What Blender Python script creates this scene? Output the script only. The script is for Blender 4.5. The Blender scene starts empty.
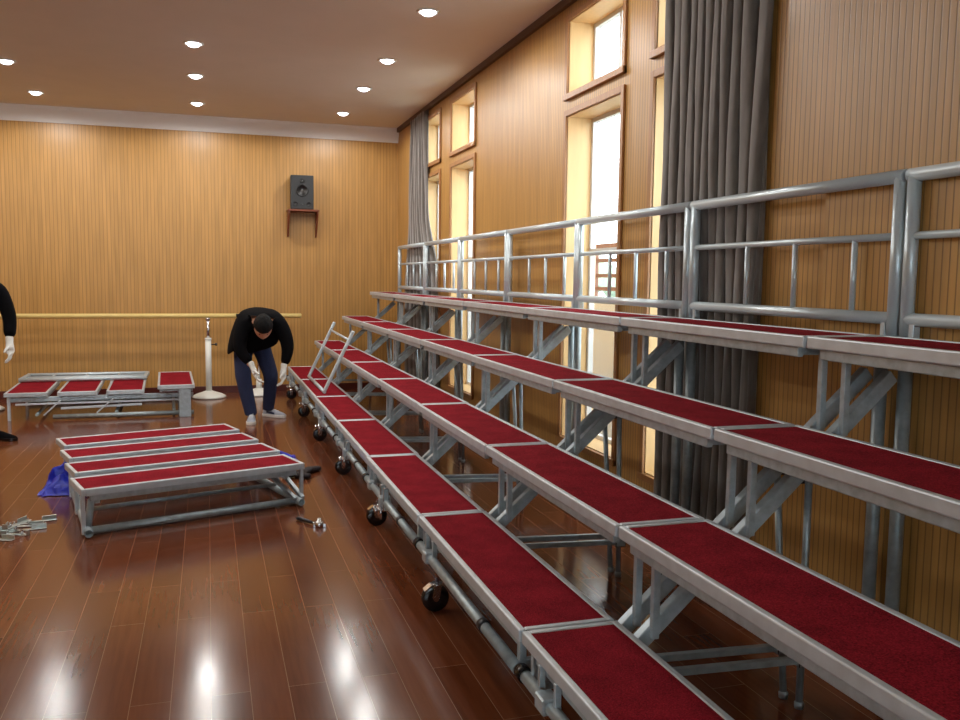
import bpy, bmesh, math, random
from mathutils import Vector, Matrix, Quaternion, noise as mnoise
random.seed(7)
C = bpy.context.scene.collection
sc = bpy.context.scene
R = math.radians

# ------------------------------------------------------------------ camera
cam_data = bpy.data.cameras.new('camera')
cam_data.sensor_width = 36.0
cam_data.lens = 866.07 / 960 * 36.0
cam_data.clip_end = 300
cam = bpy.data.objects.new('camera', cam_data)
C.objects.link(cam)
yaw, pitch, roll = 0.304665, 0.094021, 0.011867
fwd = Vector((math.sin(yaw) * math.cos(pitch), math.cos(yaw) * math.cos(pitch), -math.sin(pitch)))
rt = Vector((math.cos(yaw), -math.sin(yaw), 0))
up = rt.cross(fwd)
r2 = rt * math.cos(roll) + up * math.sin(roll)
u2 = -rt * math.sin(roll) + up * math.cos(roll)
m = Matrix((r2, u2, -fwd)).transposed().to_4x4()
m.translation = Vector((0, 0, 1.5))
cam.matrix_world = m
sc.camera = cam

# ------------------------------------------------------------------ world, exposure
world = bpy.data.worlds.new('overcast_sky')
sc.world = world
world.use_nodes = True
wn = world.node_tree
wbg = wn.nodes['Background']
wbg.inputs['Color'].default_value = (0.86, 0.94, 1.0, 1)
wbg.inputs['Strength'].default_value = 8.0
sc.view_settings.view_transform = 'Standard'
sc.view_settings.look = 'None'
sc.view_settings.exposure = -0.2
sc.view_settings.gamma = 1.0
LAMP_W = 19.0
LAMP_COL = (1.0, 0.97, 0.92)

# ------------------------------------------------------------------ materials
def new_mat(name):
    mt = bpy.data.materials.new(name)
    mt.use_nodes = True
    nt = mt.node_tree
    return mt, nt, nt.nodes['Principled BSDF']

def N(nt, typ, **kw):
    n = nt.nodes.new(typ)
    for k, v in kw.items():
        setattr(n, k, v)
    return n

def srgb(r, g, b):
    def f(c):
        c /= 255.0
        return c / 12.92 if c <= 0.04045 else ((c + 0.055) / 1.055) ** 2.4
    return (f(r), f(g), f(b), 1)

def mat(name, col, rough=0.5, metal=0.0, var=0.0, scale=20.0, bump=0.0, stretch=(1, 1, 1), rvar=0.0, coat=0.0, sheen=0.0):
    mt, nt, b = new_mat(name)
    b.inputs['Roughness'].default_value = rough
    b.inputs['Metallic'].default_value = metal
    b.inputs['Coat Weight'].default_value = coat
    b.inputs['Sheen Weight'].default_value = sheen
    b.inputs['Base Color'].default_value = col
    if var or bump or rvar:
        tc = N(nt, 'ShaderNodeTexCoord')
        mp = N(nt, 'ShaderNodeMapping')
        mp.inputs['Scale'].default_value = stretch
        ns = N(nt, 'ShaderNodeTexNoise')
        ns.inputs['Scale'].default_value = scale
        ns.inputs['Detail'].default_value = 5
        nt.links.new(tc.outputs['Object'], mp.inputs[0])
        nt.links.new(mp.outputs[0], ns.inputs['Vector'])
        if var:
            cr = N(nt, 'ShaderNodeValToRGB')
            cr.color_ramp.elements[0].position = 0.3
            cr.color_ramp.elements[1].position = 0.7
            cr.color_ramp.elements[0].color = tuple(c * (1 - var) for c in col[:3]) + (1,)
            cr.color_ramp.elements[1].color = tuple(min(1, c * (1 + var)) for c in col[:3]) + (1,)
            nt.links.new(ns.outputs['Fac'], cr.inputs[0])
            nt.links.new(cr.outputs[0], b.inputs['Base Color'])
        if bump:
            bp = N(nt, 'ShaderNodeBump')
            bp.inputs['Strength'].default_value = bump
            bp.inputs['Distance'].default_value = 0.01
            nt.links.new(ns.outputs['Fac'], bp.inputs['Height'])
            nt.links.new(bp.outputs[0], b.inputs['Normal'])
        if rvar:
            mr = N(nt, 'ShaderNodeMapRange')
            mr.inputs['To Min'].default_value = max(0.02, rough - rvar)
            mr.inputs['To Max'].default_value = rough + rvar
            nt.links.new(ns.outputs['Fac'], mr.inputs[0])
            nt.links.new(mr.outputs[0], b.inputs['Roughness'])
    return mt

def slat_wood(name, axis, pitch, col, gd=0.5):
    """tan acoustic wood panelling with fine vertical grooves"""
    mt, nt, b = new_mat(name)
    tc = N(nt, 'ShaderNodeTexCoord')
    sx = N(nt, 'ShaderNodeSeparateXYZ')
    nt.links.new(tc.outputs['Object'], sx.inputs[0])
    def M(op, a, c=None):
        n = N(nt, 'ShaderNodeMath', operation=op)
        if hasattr(a, 'links') or not isinstance(a, (int, float)):
            nt.links.new(a, n.inputs[0])
        else:
            n.inputs[0].default_value = a
        if c is not None:
            if isinstance(c, (int, float)):
                n.inputs[1].default_value = c
            else:
                nt.links.new(c, n.inputs[1])
        return n.outputs[0]
    coord = sx.outputs[axis]
    fr = M('FRACT', M('MULTIPLY', coord, 1.0 / pitch))
    tri = M('ABSOLUTE', M('SUBTRACT', fr, 0.5))
    groove = N(nt, 'ShaderNodeMapRange')
    groove.inputs['From Min'].default_value = 0.05
    groove.inputs['From Max'].default_value = 0.13
    nt.links.new(tri, groove.inputs[0])
    mp = N(nt, 'ShaderNodeMapping')
    s = [9.0, 9.0, 0.7]
    mp.inputs['Scale'].default_value = s
    nt.links.new(tc.outputs['Object'], mp.inputs[0])
    ns = N(nt, 'ShaderNodeTexNoise')
    ns.inputs['Scale'].default_value = 2.2
    ns.inputs['Detail'].default_value = 6
    nt.links.new(mp.outputs[0], ns.inputs['Vector'])
    cr = N(nt, 'ShaderNodeValToRGB')
    cr.color_ramp.elements[0].position = 0.3
    cr.color_ramp.elements[1].position = 0.72
    cr.color_ramp.elements[0].color = tuple(c * 0.84 for c in col[:3]) + (1,)
    cr.color_ramp.elements[1].color = tuple(c * 1.13 for c in col[:3]) + (1,)
    nt.links.new(ns.outputs['Fac'], cr.inputs[0])
    mx = N(nt, 'ShaderNodeMix', data_type='RGBA')
    mx.inputs[6].default_value = tuple(c * gd for c in col[:3]) + (1,)
    nt.links.new(groove.outputs[0], mx.inputs[0])
    nt.links.new(cr.outputs[0], mx.inputs[7])
    nt.links.new(mx.outputs[2], b.inputs['Base Color'])
    bp = N(nt, 'ShaderNodeBump')
    bp.inputs['Strength'].default_value = 0.25
    bp.inputs['Distance'].default_value = 0.003
    nt.links.new(groove.outputs[0], bp.inputs['Height'])
    nt.links.new(bp.outputs[0], b.inputs['Normal'])
    b.inputs['Roughness'].default_value = 0.38
    return mt

def floor_mat():
    mt, nt, b = new_mat('laminate_planks')
    tc = N(nt, 'ShaderNodeTexCoord')
    mp = N(nt, 'ShaderNodeMapping')
    mp.inputs['Rotation'].default_value = (0, 0, R(90))
    mp.inputs['Location'].default_value = (0.25, 0.012, 0)
    nt.links.new(tc.outputs['Object'], mp.inputs[0])
    br = N(nt, 'ShaderNodeTexBrick')
    br.offset = 0.37
    br.inputs['Scale'].default_value = 1.0
    br.inputs['Brick Width'].default_value = 1.21
    br.inputs['Row Height'].default_value = 0.136
    br.inputs['Mortar Size'].default_value = 0.0011
    br.inputs['Mortar Smooth'].default_value = 0.1
    br.inputs['Bias'].default_value = 0.0
    br.inputs['Color1'].default_value = srgb(98, 52, 30)
    br.inputs['Color2'].default_value = srgb(114, 63, 38)
    br.inputs['Mortar'].default_value = srgb(160, 120, 92)
    nt.links.new(mp.outputs[0], br.inputs['Vector'])
    m2 = N(nt, 'ShaderNodeMapping')
    m2.inputs['Scale'].default_value = (22, 1.4, 1)
    nt.links.new(tc.outputs['Object'], m2.inputs[0])
    ns = N(nt, 'ShaderNodeTexNoise')
    ns.inputs['Scale'].default_value = 2.0
    ns.inputs['Detail'].default_value = 3
    ns.inputs['Roughness'].default_value = 0.5
    nt.links.new(m2.outputs[0], ns.inputs['Vector'])
    cr = N(nt, 'ShaderNodeValToRGB')
    cr.color_ramp.elements[0].position = 0.32
    cr.color_ramp.elements[1].position = 0.68
    cr.color_ramp.elements[0].color = (0.84, 0.80, 0.78, 1)
    cr.color_ramp.elements[1].color = (1.06, 1.06, 1.06, 1)
    nt.links.new(ns.outputs['Fac'], cr.inputs[0])
    mx = N(nt, 'ShaderNodeMix', data_type='RGBA', blend_type='MULTIPLY')
    mx.inputs[0].default_value = 1.0
    nt.links.new(br.outputs['Color'], mx.inputs[6])
    nt.links.new(cr.outputs[0], mx.inputs[7])
    nt.links.new(mx.outputs[2], b.inputs['Base Color'])
    n3 = N(nt, 'ShaderNodeTexNoise')
    n3.inputs['Scale'].default_value = 2.5
    n3.inputs['Detail'].default_value = 3
    nt.links.new(tc.outputs['Object'], n3.inputs['Vector'])
    mr = N(nt, 'ShaderNodeMapRange')
    mr.inputs['To Min'].default_value = 0.10
    mr.inputs['To Max'].default_value = 0.19
    nt.links.new(n3.outputs['Fac'], mr.inputs[0])
    nt.links.new(mr.outputs[0], b.inputs['Roughness'])
    bp = N(nt, 'ShaderNodeBump')
    bp.inputs['Strength'].default_value = 0.3
    bp.inputs['Distance'].default_value = 0.001
    bp.invert = True
    nt.links.new(br.outputs['Fac'], bp.inputs['Height'])
    n4 = N(nt, 'ShaderNodeTexNoise')
    n4.inputs['Scale'].default_value = 3.0
    nt.links.new(tc.outputs['Object'], n4.inputs['Vector'])
    b2 = N(nt, 'ShaderNodeBump')
    b2.inputs['Strength'].default_value = 0.006
    b2.inputs['Distance'].default_value = 0.01
    nt.links.new(n4.outputs['Fac'], b2.inputs['Height'])
    nt.links.new(bp.outputs[0], b2.inputs['Normal'])
    nt.links.new(b2.outputs[0], b.inputs['Normal'])
    b.inputs['Specular IOR Level'].default_value = 0.5
    return mt

def carpet_mat(name, col):
    mt, nt, b = new_mat(name)
    tc = N(nt, 'ShaderNodeTexCoord')
    ns = N(nt, 'ShaderNodeTexNoise')
    ns.inputs['Scale'].default_value = 230
    ns.inputs['Detail'].default_value = 3
    n2 = N(nt, 'ShaderNodeTexNoise')
    n2.inputs['Scale'].default_value = 9
    n2.inputs['Detail'].default_value = 4
    nt.links.new(tc.outputs['Object'], ns.inputs['Vector'])
    nt.links.new(tc.outputs['Object'], n2.inputs['Vector'])
    ad = N(nt, 'ShaderNodeMath', operation='ADD')
    mu = N(nt, 'ShaderNodeMath', operation='MULTIPLY')
    mu.inputs[1].default_value = 0.35
    nt.links.new(n2.outputs['Fac'], mu.inputs[0])
    nt.links.new(ns.outputs['Fac'], ad.inputs[0])
    nt.links.new(mu.outputs[0], ad.inputs[1])
    cr = N(nt, 'ShaderNodeValToRGB')
    cr.color_ramp.elements[0].position = 0.48
    cr.color_ramp.elements[1].position = 0.88
    cr.color_ramp.elements[0].color = tuple(c * 0.50 for c in col[:3]) + (1,)
    cr.color_ramp.elements[1].color = tuple(min(1, c * 1.5) for c in col[:3]) + (1,)
    nt.links.new(ad.outputs[0], cr.inputs[0])
    nt.links.new(cr.outputs[0], b.inputs['Base Color'])
    b.inputs['Roughness'].default_value = 0.95
    b.inputs['Specular IOR Level'].default_value = 0.05
    bp = N(nt, 'ShaderNodeBump')
    bp.inputs['Strength'].default_value = 0.5
    bp.inputs['Distance'].default_value = 0.003
    nt.links.new(ns.outputs['Fac'], bp.inputs['Height'])
    nt.links.new(bp.outputs[0], b.inputs['Normal'])
    return mt

def glass_mat():
    mt, nt, b = new_mat('window_glass')
    nt.nodes.remove(b)
    out = nt.nodes['Material Output']
    tr = N(nt, 'ShaderNodeBsdfTransparent')
    tr.inputs[0].default_value = (0.96, 0.98, 0.98, 1)
    gl = N(nt, 'ShaderNodeBsdfGlossy')
    gl.inputs['Roughness'].default_value = 0.02
    mx = N(nt, 'ShaderNodeMixShader')
    mx.inputs[0].default_value = 0.05
    nt.links.new(tr.outputs[0], mx.inputs[1])
    nt.links.new(gl.outputs[0], mx.inputs[2])
    nt.links.new(mx.outputs[0], out.inputs[0])
    return mt

def emit_mat(name, col, s):
    mt, nt, b = new_mat(name)
    b.inputs['Base Color'].default_value = (1, 1, 1, 1)
    b.inputs['Emission Color'].default_value = col
    b.inputs['Emission Strength'].default_value = s
    return mt

WOODC = srgb(184, 139, 76)
M = dict(
    back=slat_wood('slatted_wood_back', 0, 0.042, WOODC, 0.66),
    side=slat_wood('slatted_wood_side', 1, 0.032, WOODC),
    floor=floor_mat(),
    ceil=mat('ceiling_paint', srgb(220, 214, 204), 0.9, var=0.02, scale=3),
    cove=mat('cornice_paint', srgb(232, 234, 234), 0.7),
    base=mat('dark_red_wood', srgb(78, 28, 20), 0.35, var=0.15, scale=10),
    trim=mat('brown_wood_trim', srgb(164, 116, 70), 0.4, var=0.15, scale=14, stretch=(3, 3, .5)),
    lining=mat('light_wood_lining', srgb(222, 184, 128), 0.45, var=0.06, scale=8, stretch=(4, 4, .5)),
    pelmet=mat('dark_pelmet', srgb(84, 58, 38), 0.5),
    wframe=mat('white_window_frame', srgb(214, 214, 212), 0.4),
    glass=glass_mat(),
    carpet=carpet_mat('red_carpet', srgb(130, 27, 38)),
    alu=mat('silver_aluminium', srgb(198, 206, 212), 0.40, 0.35, var=0.08, scale=18, rvar=0.1),
    galv=mat('galvanised_steel', srgb(172, 184, 190), 0.36, 0.38, var=0.16, scale=30, rvar=0.12),
    galvd=mat('dull_galvanised_tube', srgb(156, 168, 172), 0.40, 0.42, var=0.18, scale=24, rvar=0.1),
    rail=mat('silver_painted_rail', srgb(194, 208, 214), 0.30, 0.28, var=0.03, scale=5),
    chrome=mat('chrome', srgb(205, 205, 208), 0.15, 1.0),
    blackrub=mat('black_rubber', srgb(20, 20, 23), 0.18),
    darkmet=mat('dark_steel', srgb(60, 62, 66), 0.4, 0.7),
    curtain=mat('grey_velvet', srgb(98, 92, 86), 0.85, var=0.2, scale=30, stretch=(1, 1, .3), sheen=0.5),
    yellow=mat('yellow_varnished_wood', srgb(214, 190, 118), 0.35, var=0.06, scale=10),
    white=mat('white_enamel', srgb(226, 228, 222), 0.35),
    blackcloth=mat('black_jacket_cloth', srgb(4, 4, 7), 0.95, var=0.25, scale=40, bump=0.2),
    denim=mat('dark_blue_denim', srgb(34, 44, 78), 0.9, var=0.25, scale=90, bump=0.25),
    darktrouser=mat('dark_trouser_cloth', srgb(30, 30, 36), 0.9),
    skin=mat('skin', srgb(196, 142, 112), 0.5),
    hair=mat('black_hair', srgb(6, 5, 5), 0.7, var=0.4, scale=80, stretch=(1, 1, .2), bump=0.6),
    glove=mat('white_knit_glove', srgb(222, 222, 216), 0.9, var=0.05, scale=120, bump=0.4),
    shoe=mat('grey_trainer_cloth', srgb(168, 174, 186), 0.7, var=0.1, scale=30),
    sole=mat('white_sole', srgb(226, 226, 222), 0.6),
    navy=mat('navy_shoe_panel', srgb(40, 48, 82), 0.6),
    spk=mat('speaker_cabinet_black', srgb(34, 37, 40), 0.5, var=0.1, scale=60),
    cone=mat('speaker_cone', srgb(16, 16, 18), 0.45),
    dust=mat('cone_cap', srgb(92, 98, 100), 0.25, 0.4),
    shelf=mat('red_brown_shelf_wood', srgb(118, 58, 30), 0.35, var=0.15, scale=12),
    blue=mat('blue_plastic_sheet', srgb(24, 44, 190), 0.35, var=0.15, scale=12),
    darkglove=mat('dark_work_glove', srgb(38, 30, 34), 0.8, var=0.3, scale=50, bump=0.4),
    brass=mat('steel_bracket', srgb(196, 206, 204), 0.3, 0.85, var=0.1, scale=30),
    lamp=emit_mat('lamp_diffuser', (0.92, 0.93, 1.0, 1), 14.0),
    lattice=mat('red_brown_balcony_metal', srgb(140, 96, 80), 0.6),
    bldg=mat('pale_render_wall', srgb(226, 228, 226), 0.9),
    leaf=mat('green_leaf', srgb(160, 178, 160), 0.7, var=0.3, scale=5),
)

# ------------------------------------------------------------------ mesh helpers
class MB:
    def __init__(self):
        self.bm = bmesh.new()
        self.mats = []
    def mi(self, mt):
        if mt not in self.mats:
            self.mats.append(mt)
        return self.mats.index(mt)
    def _tag(self, faces, mt, smooth=False):
        i = self.mi(mt) if mt else 0
        for f in faces:
            f.material_index = i
            f.smooth = smooth
    def box(self, lo, hi, mt=None, bevel=0.0, seg=1):
        lo, hi = Vector(lo), Vector(hi)
        ret = bmesh.ops.create_cube(self.bm, size=1.0)
        vs = ret['verts']
        c, s = (lo + hi) / 2, hi - lo
        for v in vs:
            v.co = Vector((v.co.x * s.x, v.co.y * s.y, v.co.z * s.z)) + c
        faces = set(f for v in vs for f in v.link_faces)
        if bevel:
            es = list(set(e for v in vs for e in v.link_edges))
            r = bmesh.ops.bevel(self.bm, geom=es, offset=bevel, segments=seg, affect='EDGES', profile=0.5)
            faces = set(r['faces']) | set(f for f in faces if f.is_valid)
        self._tag(faces, mt)
        return self
    def bar(self, p0, p1, w, h, side=(0, 1, 0), mt=None, bevel=0.002):
        """rectangular bar from p0 to p1, w along `side`, h across"""
        p0, p1 = Vector(p0), Vector(p1)
        d = p1 - p0
        L = d.length
        z = d.normalized()
        x = Vector(side)
        x = (x - z * x.dot(z)).normalized()
        y = z.cross(x)
        ret = bmesh.ops.create_cube(self.bm, size=1.0)
        vs = ret['verts']
        faces = set(f for v in vs for f in v.link_faces)
        for v in vs:
            v.co = Vector((v.co.x * w, v.co.y * h, v.co.z * L))
        if bevel:
            es = list(set(e for v in vs for e in v.link_edges))
            r = bmesh.ops.bevel(self.bm, geom=es, offset=bevel, segments=1, affect='EDGES')
            faces = set(r['faces']) | set(f for f in faces if f.is_valid)
            vs = set(v for f in faces for v in f.verts)
        for v in vs:
            v.co = p0 + z * (v.co.z + L / 2) + x * v.co.x + y * v.co.y
        self._tag(faces, mt)
        return self
    def tube(self, p0, p1, r, seg=12, mt=None, r1=None, hollow=0.0, cap=True):
        p0, p1 = Vector(p0), Vector(p1)
        r1 = r if r1 is None else r1
        z = (p1 - p0).normalized()
        x = z.orthogonal().normalized()
        y = z.cross(x)
        rings = []
        spec = [(p0, r), (p1, r1)]
        if hollow:
            spec = [(p0 + z * 0.06, r - hollow), (p0, r - hollow), (p0, r), (p1, r1), (p1, r1 - hollow), (p1 - z * 0.06, r1 - hollow)]
        for c, rr in spec:
            rings.append([self.bm.verts.new(c + (x * math.cos(a) + y * math.sin(a)) * rr) for a in [2 * math.pi * i / seg for i in range(seg)]])
        fs = []
        for a, b in zip(rings, rings[1:]):
            for i in range(seg):
                j = (i + 1) % seg
                fs.append(self.bm.faces.new((a[i], a[j], b[j], b[i])))
        self._tag(fs, mt, True)
        if cap:
            self._tag([self.bm.faces.new(rings[0][::-1]), self.bm.faces.new(rings[-1])], mt)
        return self
    def path(self, pts, r, seg=10, mt=None):
        pts = [Vector(p) for p in pts]
        rings = []
        prev = None
        for i, p in enumerate(pts):
            a = pts[max(0, i - 1)]
            b = pts[min(len(pts) - 1, i + 1)]
            z = (b - a).normalized()
            if prev is None:
                x = z.orthogonal().normalized()
            else:
                x = (prev - z * prev.dot(z)).normalized()
            prev = x
            y = z.cross(x)
            rr = r[i] if isinstance(r, (list, tuple)) else r
            rings.append([self.bm.verts.new(p + (x * math.cos(t) + y * math.sin(t)) * rr) for t in [2 * math.pi * k / seg for k in range(seg)]])
        fs = []
        for a, b in zip(rings, rings[1:]):
            for i in range(seg):
                j = (i + 1) % seg
                fs.append(self.bm.faces.new((a[i], a[j], b[j], b[i])))
        fs += [self.bm.faces.new(rings[0][::-1]), self.bm.faces.new(rings[-1])]
        self._tag(fs, mt, True)
        return self
    def lathe(self, prof, org=(0, 0, 0), axis=(0, 0, 1), seg=28, mt=None):
        org = Vector(org)
        z = Vector(axis).normalized()
        x = z.orthogonal().normalized()
        y = z.cross(x)
        rings = []
        for rr, h in prof:
            rr = max(rr, 1e-4)
            rings.append([self.bm.verts.new(org + z * h + (x * math.cos(t) + y * math.sin(t)) * rr) for t in [2 * math.pi * k / seg for k in range(seg)]])
        fs = []
        for a, b in zip(rings, rings[1:]):
            for i in range(seg):
                j = (i + 1) % seg
                fs.append(self.bm.faces.new((a[i], a[j], b[j], b[i])))
        fs += [self.bm.faces.new(rings[0][::-1]), self.bm.faces.new(rings[-1])]
        self._tag(fs, mt, True)
        return self
    def poly_prism(self, pts, ext, mt=None):
        ext = Vector(ext)
        a = [self.bm.verts.new(Vector(p)) for p in pts]
        b = [self.bm.verts.new(Vector(p) + ext) for p in pts]
        n = len(a)
        fs = [self.bm.faces.new(a[::-1]), self.bm.faces.new(b)]
        for i in range(n):
            j = (i + 1) % n
            fs.append(self.bm.faces.new((a[i], a[j], b[j], b[i])))
        self._tag(fs, mt)
        return self
    def build(self, name, mt=None, parent=None, loc=None):
        bmesh.ops.recalc_face_normals(self.bm, faces=self.bm.faces)
        me = bpy.data.meshes.new(name)
        self.bm.to_mesh(me)
        self.bm.free()
        if mt:
            me.materials.append(mt)
            if self.mats:
                for p in me.polygons:
                    p.material_index = 0
        else:
            for q in self.mats:
                me.materials.append(q)
        o = bpy.data.objects.new(name, me)
        C.objects.link(o)
        if parent:
            o.parent = parent
        if loc:
            o.location = loc
        return o

def tag(o, label=None, cat=None, group=None, kind=None):
    if label: o['label'] = label
    if cat: o['category'] = cat
    if group: o['group'] = group
    if kind: o['kind'] = kind
    return o

def empty(name, loc=(0, 0, 0), rz=0.0, label=None, cat=None, group=None, kind=None):
    o = bpy.data.objects.new(name, None)
    o.empty_display_size = 0.1
    C.objects.link(o)
    o.location = loc
    o.rotation_euler = (0, 0, rz)
    return tag(o, label, cat, group, kind)

def copy_tree(o, parent=None):
    c = o.copy()
    C.objects.link(c)
    c.parent = parent
    for ch in [k for k in bpy.data.objects if k.parent == o]:
        copy_tree(ch, c)
    return c

def struct(name, mb, mt=None, parent=None):
    o = mb.build(name, mt, parent)
    if not parent:
        o['kind'] = 'structure'
    return o

def recenter(o):
    """put a single-mesh thing's origin at the middle of its base"""
    me = o.data
    xs = [v.co.x for v in me.vertices]; ys = [v.co.y for v in me.vertices]; zs = [v.co.z for v in me.vertices]
    c = Vector(((min(xs) + max(xs)) / 2, (min(ys) + max(ys)) / 2, min(zs)))
    for v in me.vertices:
        v.co -= c
    o.location = o.location + c
    return o

def skin(name, mt, chains, parent=None, levels=2, root=None):
    """chains: dict joint -> (pos, r or (rx, ry)); edges list"""
    joints, edges = chains
    names = list(joints)
    me = bpy.data.meshes.new(name)
    me.from_pydata([joints[n][0] for n in names], [(names.index(a), names.index(b)) for a, b in edges], [])
    o = bpy.data.objects.new(name, me)
    C.objects.link(o)
    sk = o.modifiers.new('s', 'SKIN')
    sk.use_smooth_shade = True
    sv = me.skin_vertices[0].data
    for i, n in enumerate(names):
        r = joints[n][1]
        sv[i].radius = r if isinstance(r, (tuple, list)) else (r, r)
        sv[i].use_root = (n == (root or names[0]))
    sb = o.modifiers.new('u', 'SUBSURF')
    sb.levels = levels
    sb.render_levels = levels
    dg = bpy.context.evaluated_depsgraph_get()
    dg.update()
    me2 = bpy.data.meshes.new_from_object(o.evaluated_get(dg))
    bpy.data.objects.remove(o)
    for p in me2.polygons:
        p.use_smooth = True
        p.material_index = 0
    me2.materials.clear()
    me2.materials.append(mt)
    me2.name = name
    o2 = bpy.data.objects.new(name, me2)
    C.objects.link(o2)
    if parent:
        o2.parent = parent
    return o2

# ------------------------------------------------------------------ ROOM SHELL
XR, YB, ZC = 2.44, 11.5, 3.45
XL, YR = -4.3, -3.2
TH = 0.24

struct('floor', MB().box((XL - .2, YR - .2, -0.1), (XR + TH, YB + .2, 0)), M['floor'])
struct('ceiling', MB().box((XL - .2, YR - .2, ZC), (XR + TH, YB + .2, ZC + .12)), M['ceil'])

def holed_wall(breaks_u, breaks_z, holes, fn):
    mb = MB()
    for i in range(len(breaks_u) - 1):
        for j in range(len(breaks_z) - 1):
            u0, u1, z0, z1 = breaks_u[i], breaks_u[i + 1], breaks_z[j], breaks_z[j + 1]
            cu, cz = (u0 + u1) / 2, (z0 + z1) / 2
            if any(a < cu < b and c < cz < d for a, b, c, d in holes):
                continue
            lo, hi = fn(u0, z0, 0), fn(u1, z1, 1)
            mb.box([min(a, b) for a, b in zip(lo, hi)], [max(a, b) for a, b in zip(lo, hi)])
    bmesh.ops.remove_doubles(mb.bm, verts=mb.bm.verts, dist=1e-5)
    return mb

ZS, ZT, ZU0, ZU1 = 0.37, 2.64, 2.79, 3.29
WIN = [(3.70, 4.50), (4.91, 5.76), (7.99, 8.81), (9.28, 10.10)]
holes = []
for a, b in WIN:
    holes += [(a, b, ZS, ZT), (a, b, ZU0, ZU1)]
bu = sorted(set([YR, YB + .2] + [v for w in WIN for v in w]))
struct('wall_right', holed_wall(bu, [0, ZS, ZT, ZU0, ZU1, ZC], holes, lambda u, z, e: (XR + (TH if e else 0), u, z)), M['side'])
struct('wall_back', MB().box((XL, YB, 0), (XR + TH, YB + .2, ZC)), M['back'])
struct('wall_left', MB().box((XL - .2, YR, 0), (XL, YB + .2, ZC)), M['side'])
rw = [(-3.4, -1.6), (-0.9, 0.9)]
struct('wall_front', holed_wall(sorted([XL, XR + TH] + [v for w in rw for v in w]), [0, .9, 2.7, ZC], [(a, b, .9, 2.7) for a, b in rw],
       lambda u, z, e: (u, YR - (.2 if e else 0), z)), M['back'])
# shallow pilaster standing proud of the window wall near the camera
struct('trim_1', MB().box((2.378, 0.6, 0), (XR, 2.955, ZC), bevel=0.002), M['side'])
# cornice along the back wall
struct('trim_2', MB().poly_prism([(XL, YB, 3.27), (XL, YB - .015, 3.27), (XL, YB - .03, 3.30), (XL, YB - .085, 3.42), (XL, YB - .09, ZC), (XL, YB, ZC)], (XR - XL, 0, 0)), M['cove'])
# dark pelmet strip where the window wall meets the ceiling
struct('trim_3', MB().box((XR - .035, 2.955, ZC - .055), (XR, YB - .09, ZC)), M['pelmet'])
struct('baseboard_back', MB().box((XL, YB - .02, 0), (XR, YB, .09), bevel=.003), M['base'])
struct('baseboard_right', MB().box((XR - .02, 2.955, 0), (XR, YB - .02, .09), bevel=.003), M['base'])

def window(n, y0, y1, z0, z1):
    w = empty('window_%d' % n, (XR, (y0 + y1) / 2, z0))
    w['kind'] = 'structure'
    o = -Vector(w.location)
    def part(name, mb, mt):
        ob = mb.build(name, mt, w)
        ob.data.transform(Matrix.Translation(o))
        return ob
    c = .04
    mb = MB()                                               # casing on the room side
    mb.box((XR - .018, y0 - c, z0 - c), (XR - .001, y0, z1 + c), bevel=.002)
    mb.box((XR - .018, y1, z0 - c), (XR - .001, y1 + c, z1 + c), bevel=.002)
    mb.box((XR - .018, y0, z1), (XR - .001, y1, z1 + c), bevel=.002)
    mb.box((XR - .028, y0 - c, z0 - c), (XR - .001, y1 + c, z0), bevel=.002)
    part('casing', mb, M['trim'])
    t = .006
    mb = MB()
    gx = XR + .18
    mb.box((XR, y0, z0), (gx, y0 + t, z1)); mb.box((XR, y1 - t, z0), (gx, y1, z1))
    mb.box((XR, y0, z1 - t), (gx, y1, z1)); mb.box((XR, y0, z0), (gx, y1, z0 + t))
    part('lining', mb, M['lining'])
    f = .035
    mb = MB()
    mb.box((gx, y0, z0), (gx + .04, y0 + f, z1)); mb.box((gx, y1 - f, z0), (gx + .04, y1, z1))
    mb.box((gx, y0 + f, z1 - f), (gx + .04, y1 - f, z1)); mb.box((gx, y0 + f, z0), (gx + .04, y1 - f, z0 + f))
    if z1 - z0 > 1:
        mb.box((gx, y0 + f, z0 + 1.32), (gx + .04, y1 - f, z0 + 1.35))
    else:
        mb.box((gx, (y0 + y1) / 2 - .015, z0 + f), (gx + .04, (y0 + y1) / 2 + .015, z1 - f))
    part('sash', mb, M['wframe'])
    part('pane', MB().box((gx + .017, y0 + f, z0 + f), (gx + .021, y1 - f, z1 - f)), M['glass'])
k = 1
for a, b in WIN:
    window(k, a, b, ZS, ZT); k += 1
    window(k, a, b, ZU0, ZU1); k += 1
for a, b in rw:                                             # windows in the wall behind the photographer
    w = empty('window_%d' % k, ((a + b) / 2, YR, .9)); k += 1
    w['kind'] = 'structure'
    mb = MB()
    f = .05
    hw = (b - a) / 2
    mb.box((-hw, -.12, 0), (-hw + f, -.06, 1.8)); mb.box((hw - f, -.12, 0), (hw, -.06, 1.8))
    mb.box((-hw + f, -.12, 0), (hw - f, -.06, f)); mb.box((-hw + f, -.12, 1.8 - f), (hw - f, -.06, 1.8))
    mb.box((-.025, -.12, f), (.025, -.06, 1.8 - f))
    mb.build('sash', M['wframe'], w)
    MB().box((-hw + f, -.093, f), (hw - f, -.089, 1.8 - f)).build('pane', M['glass'], w)

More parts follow.
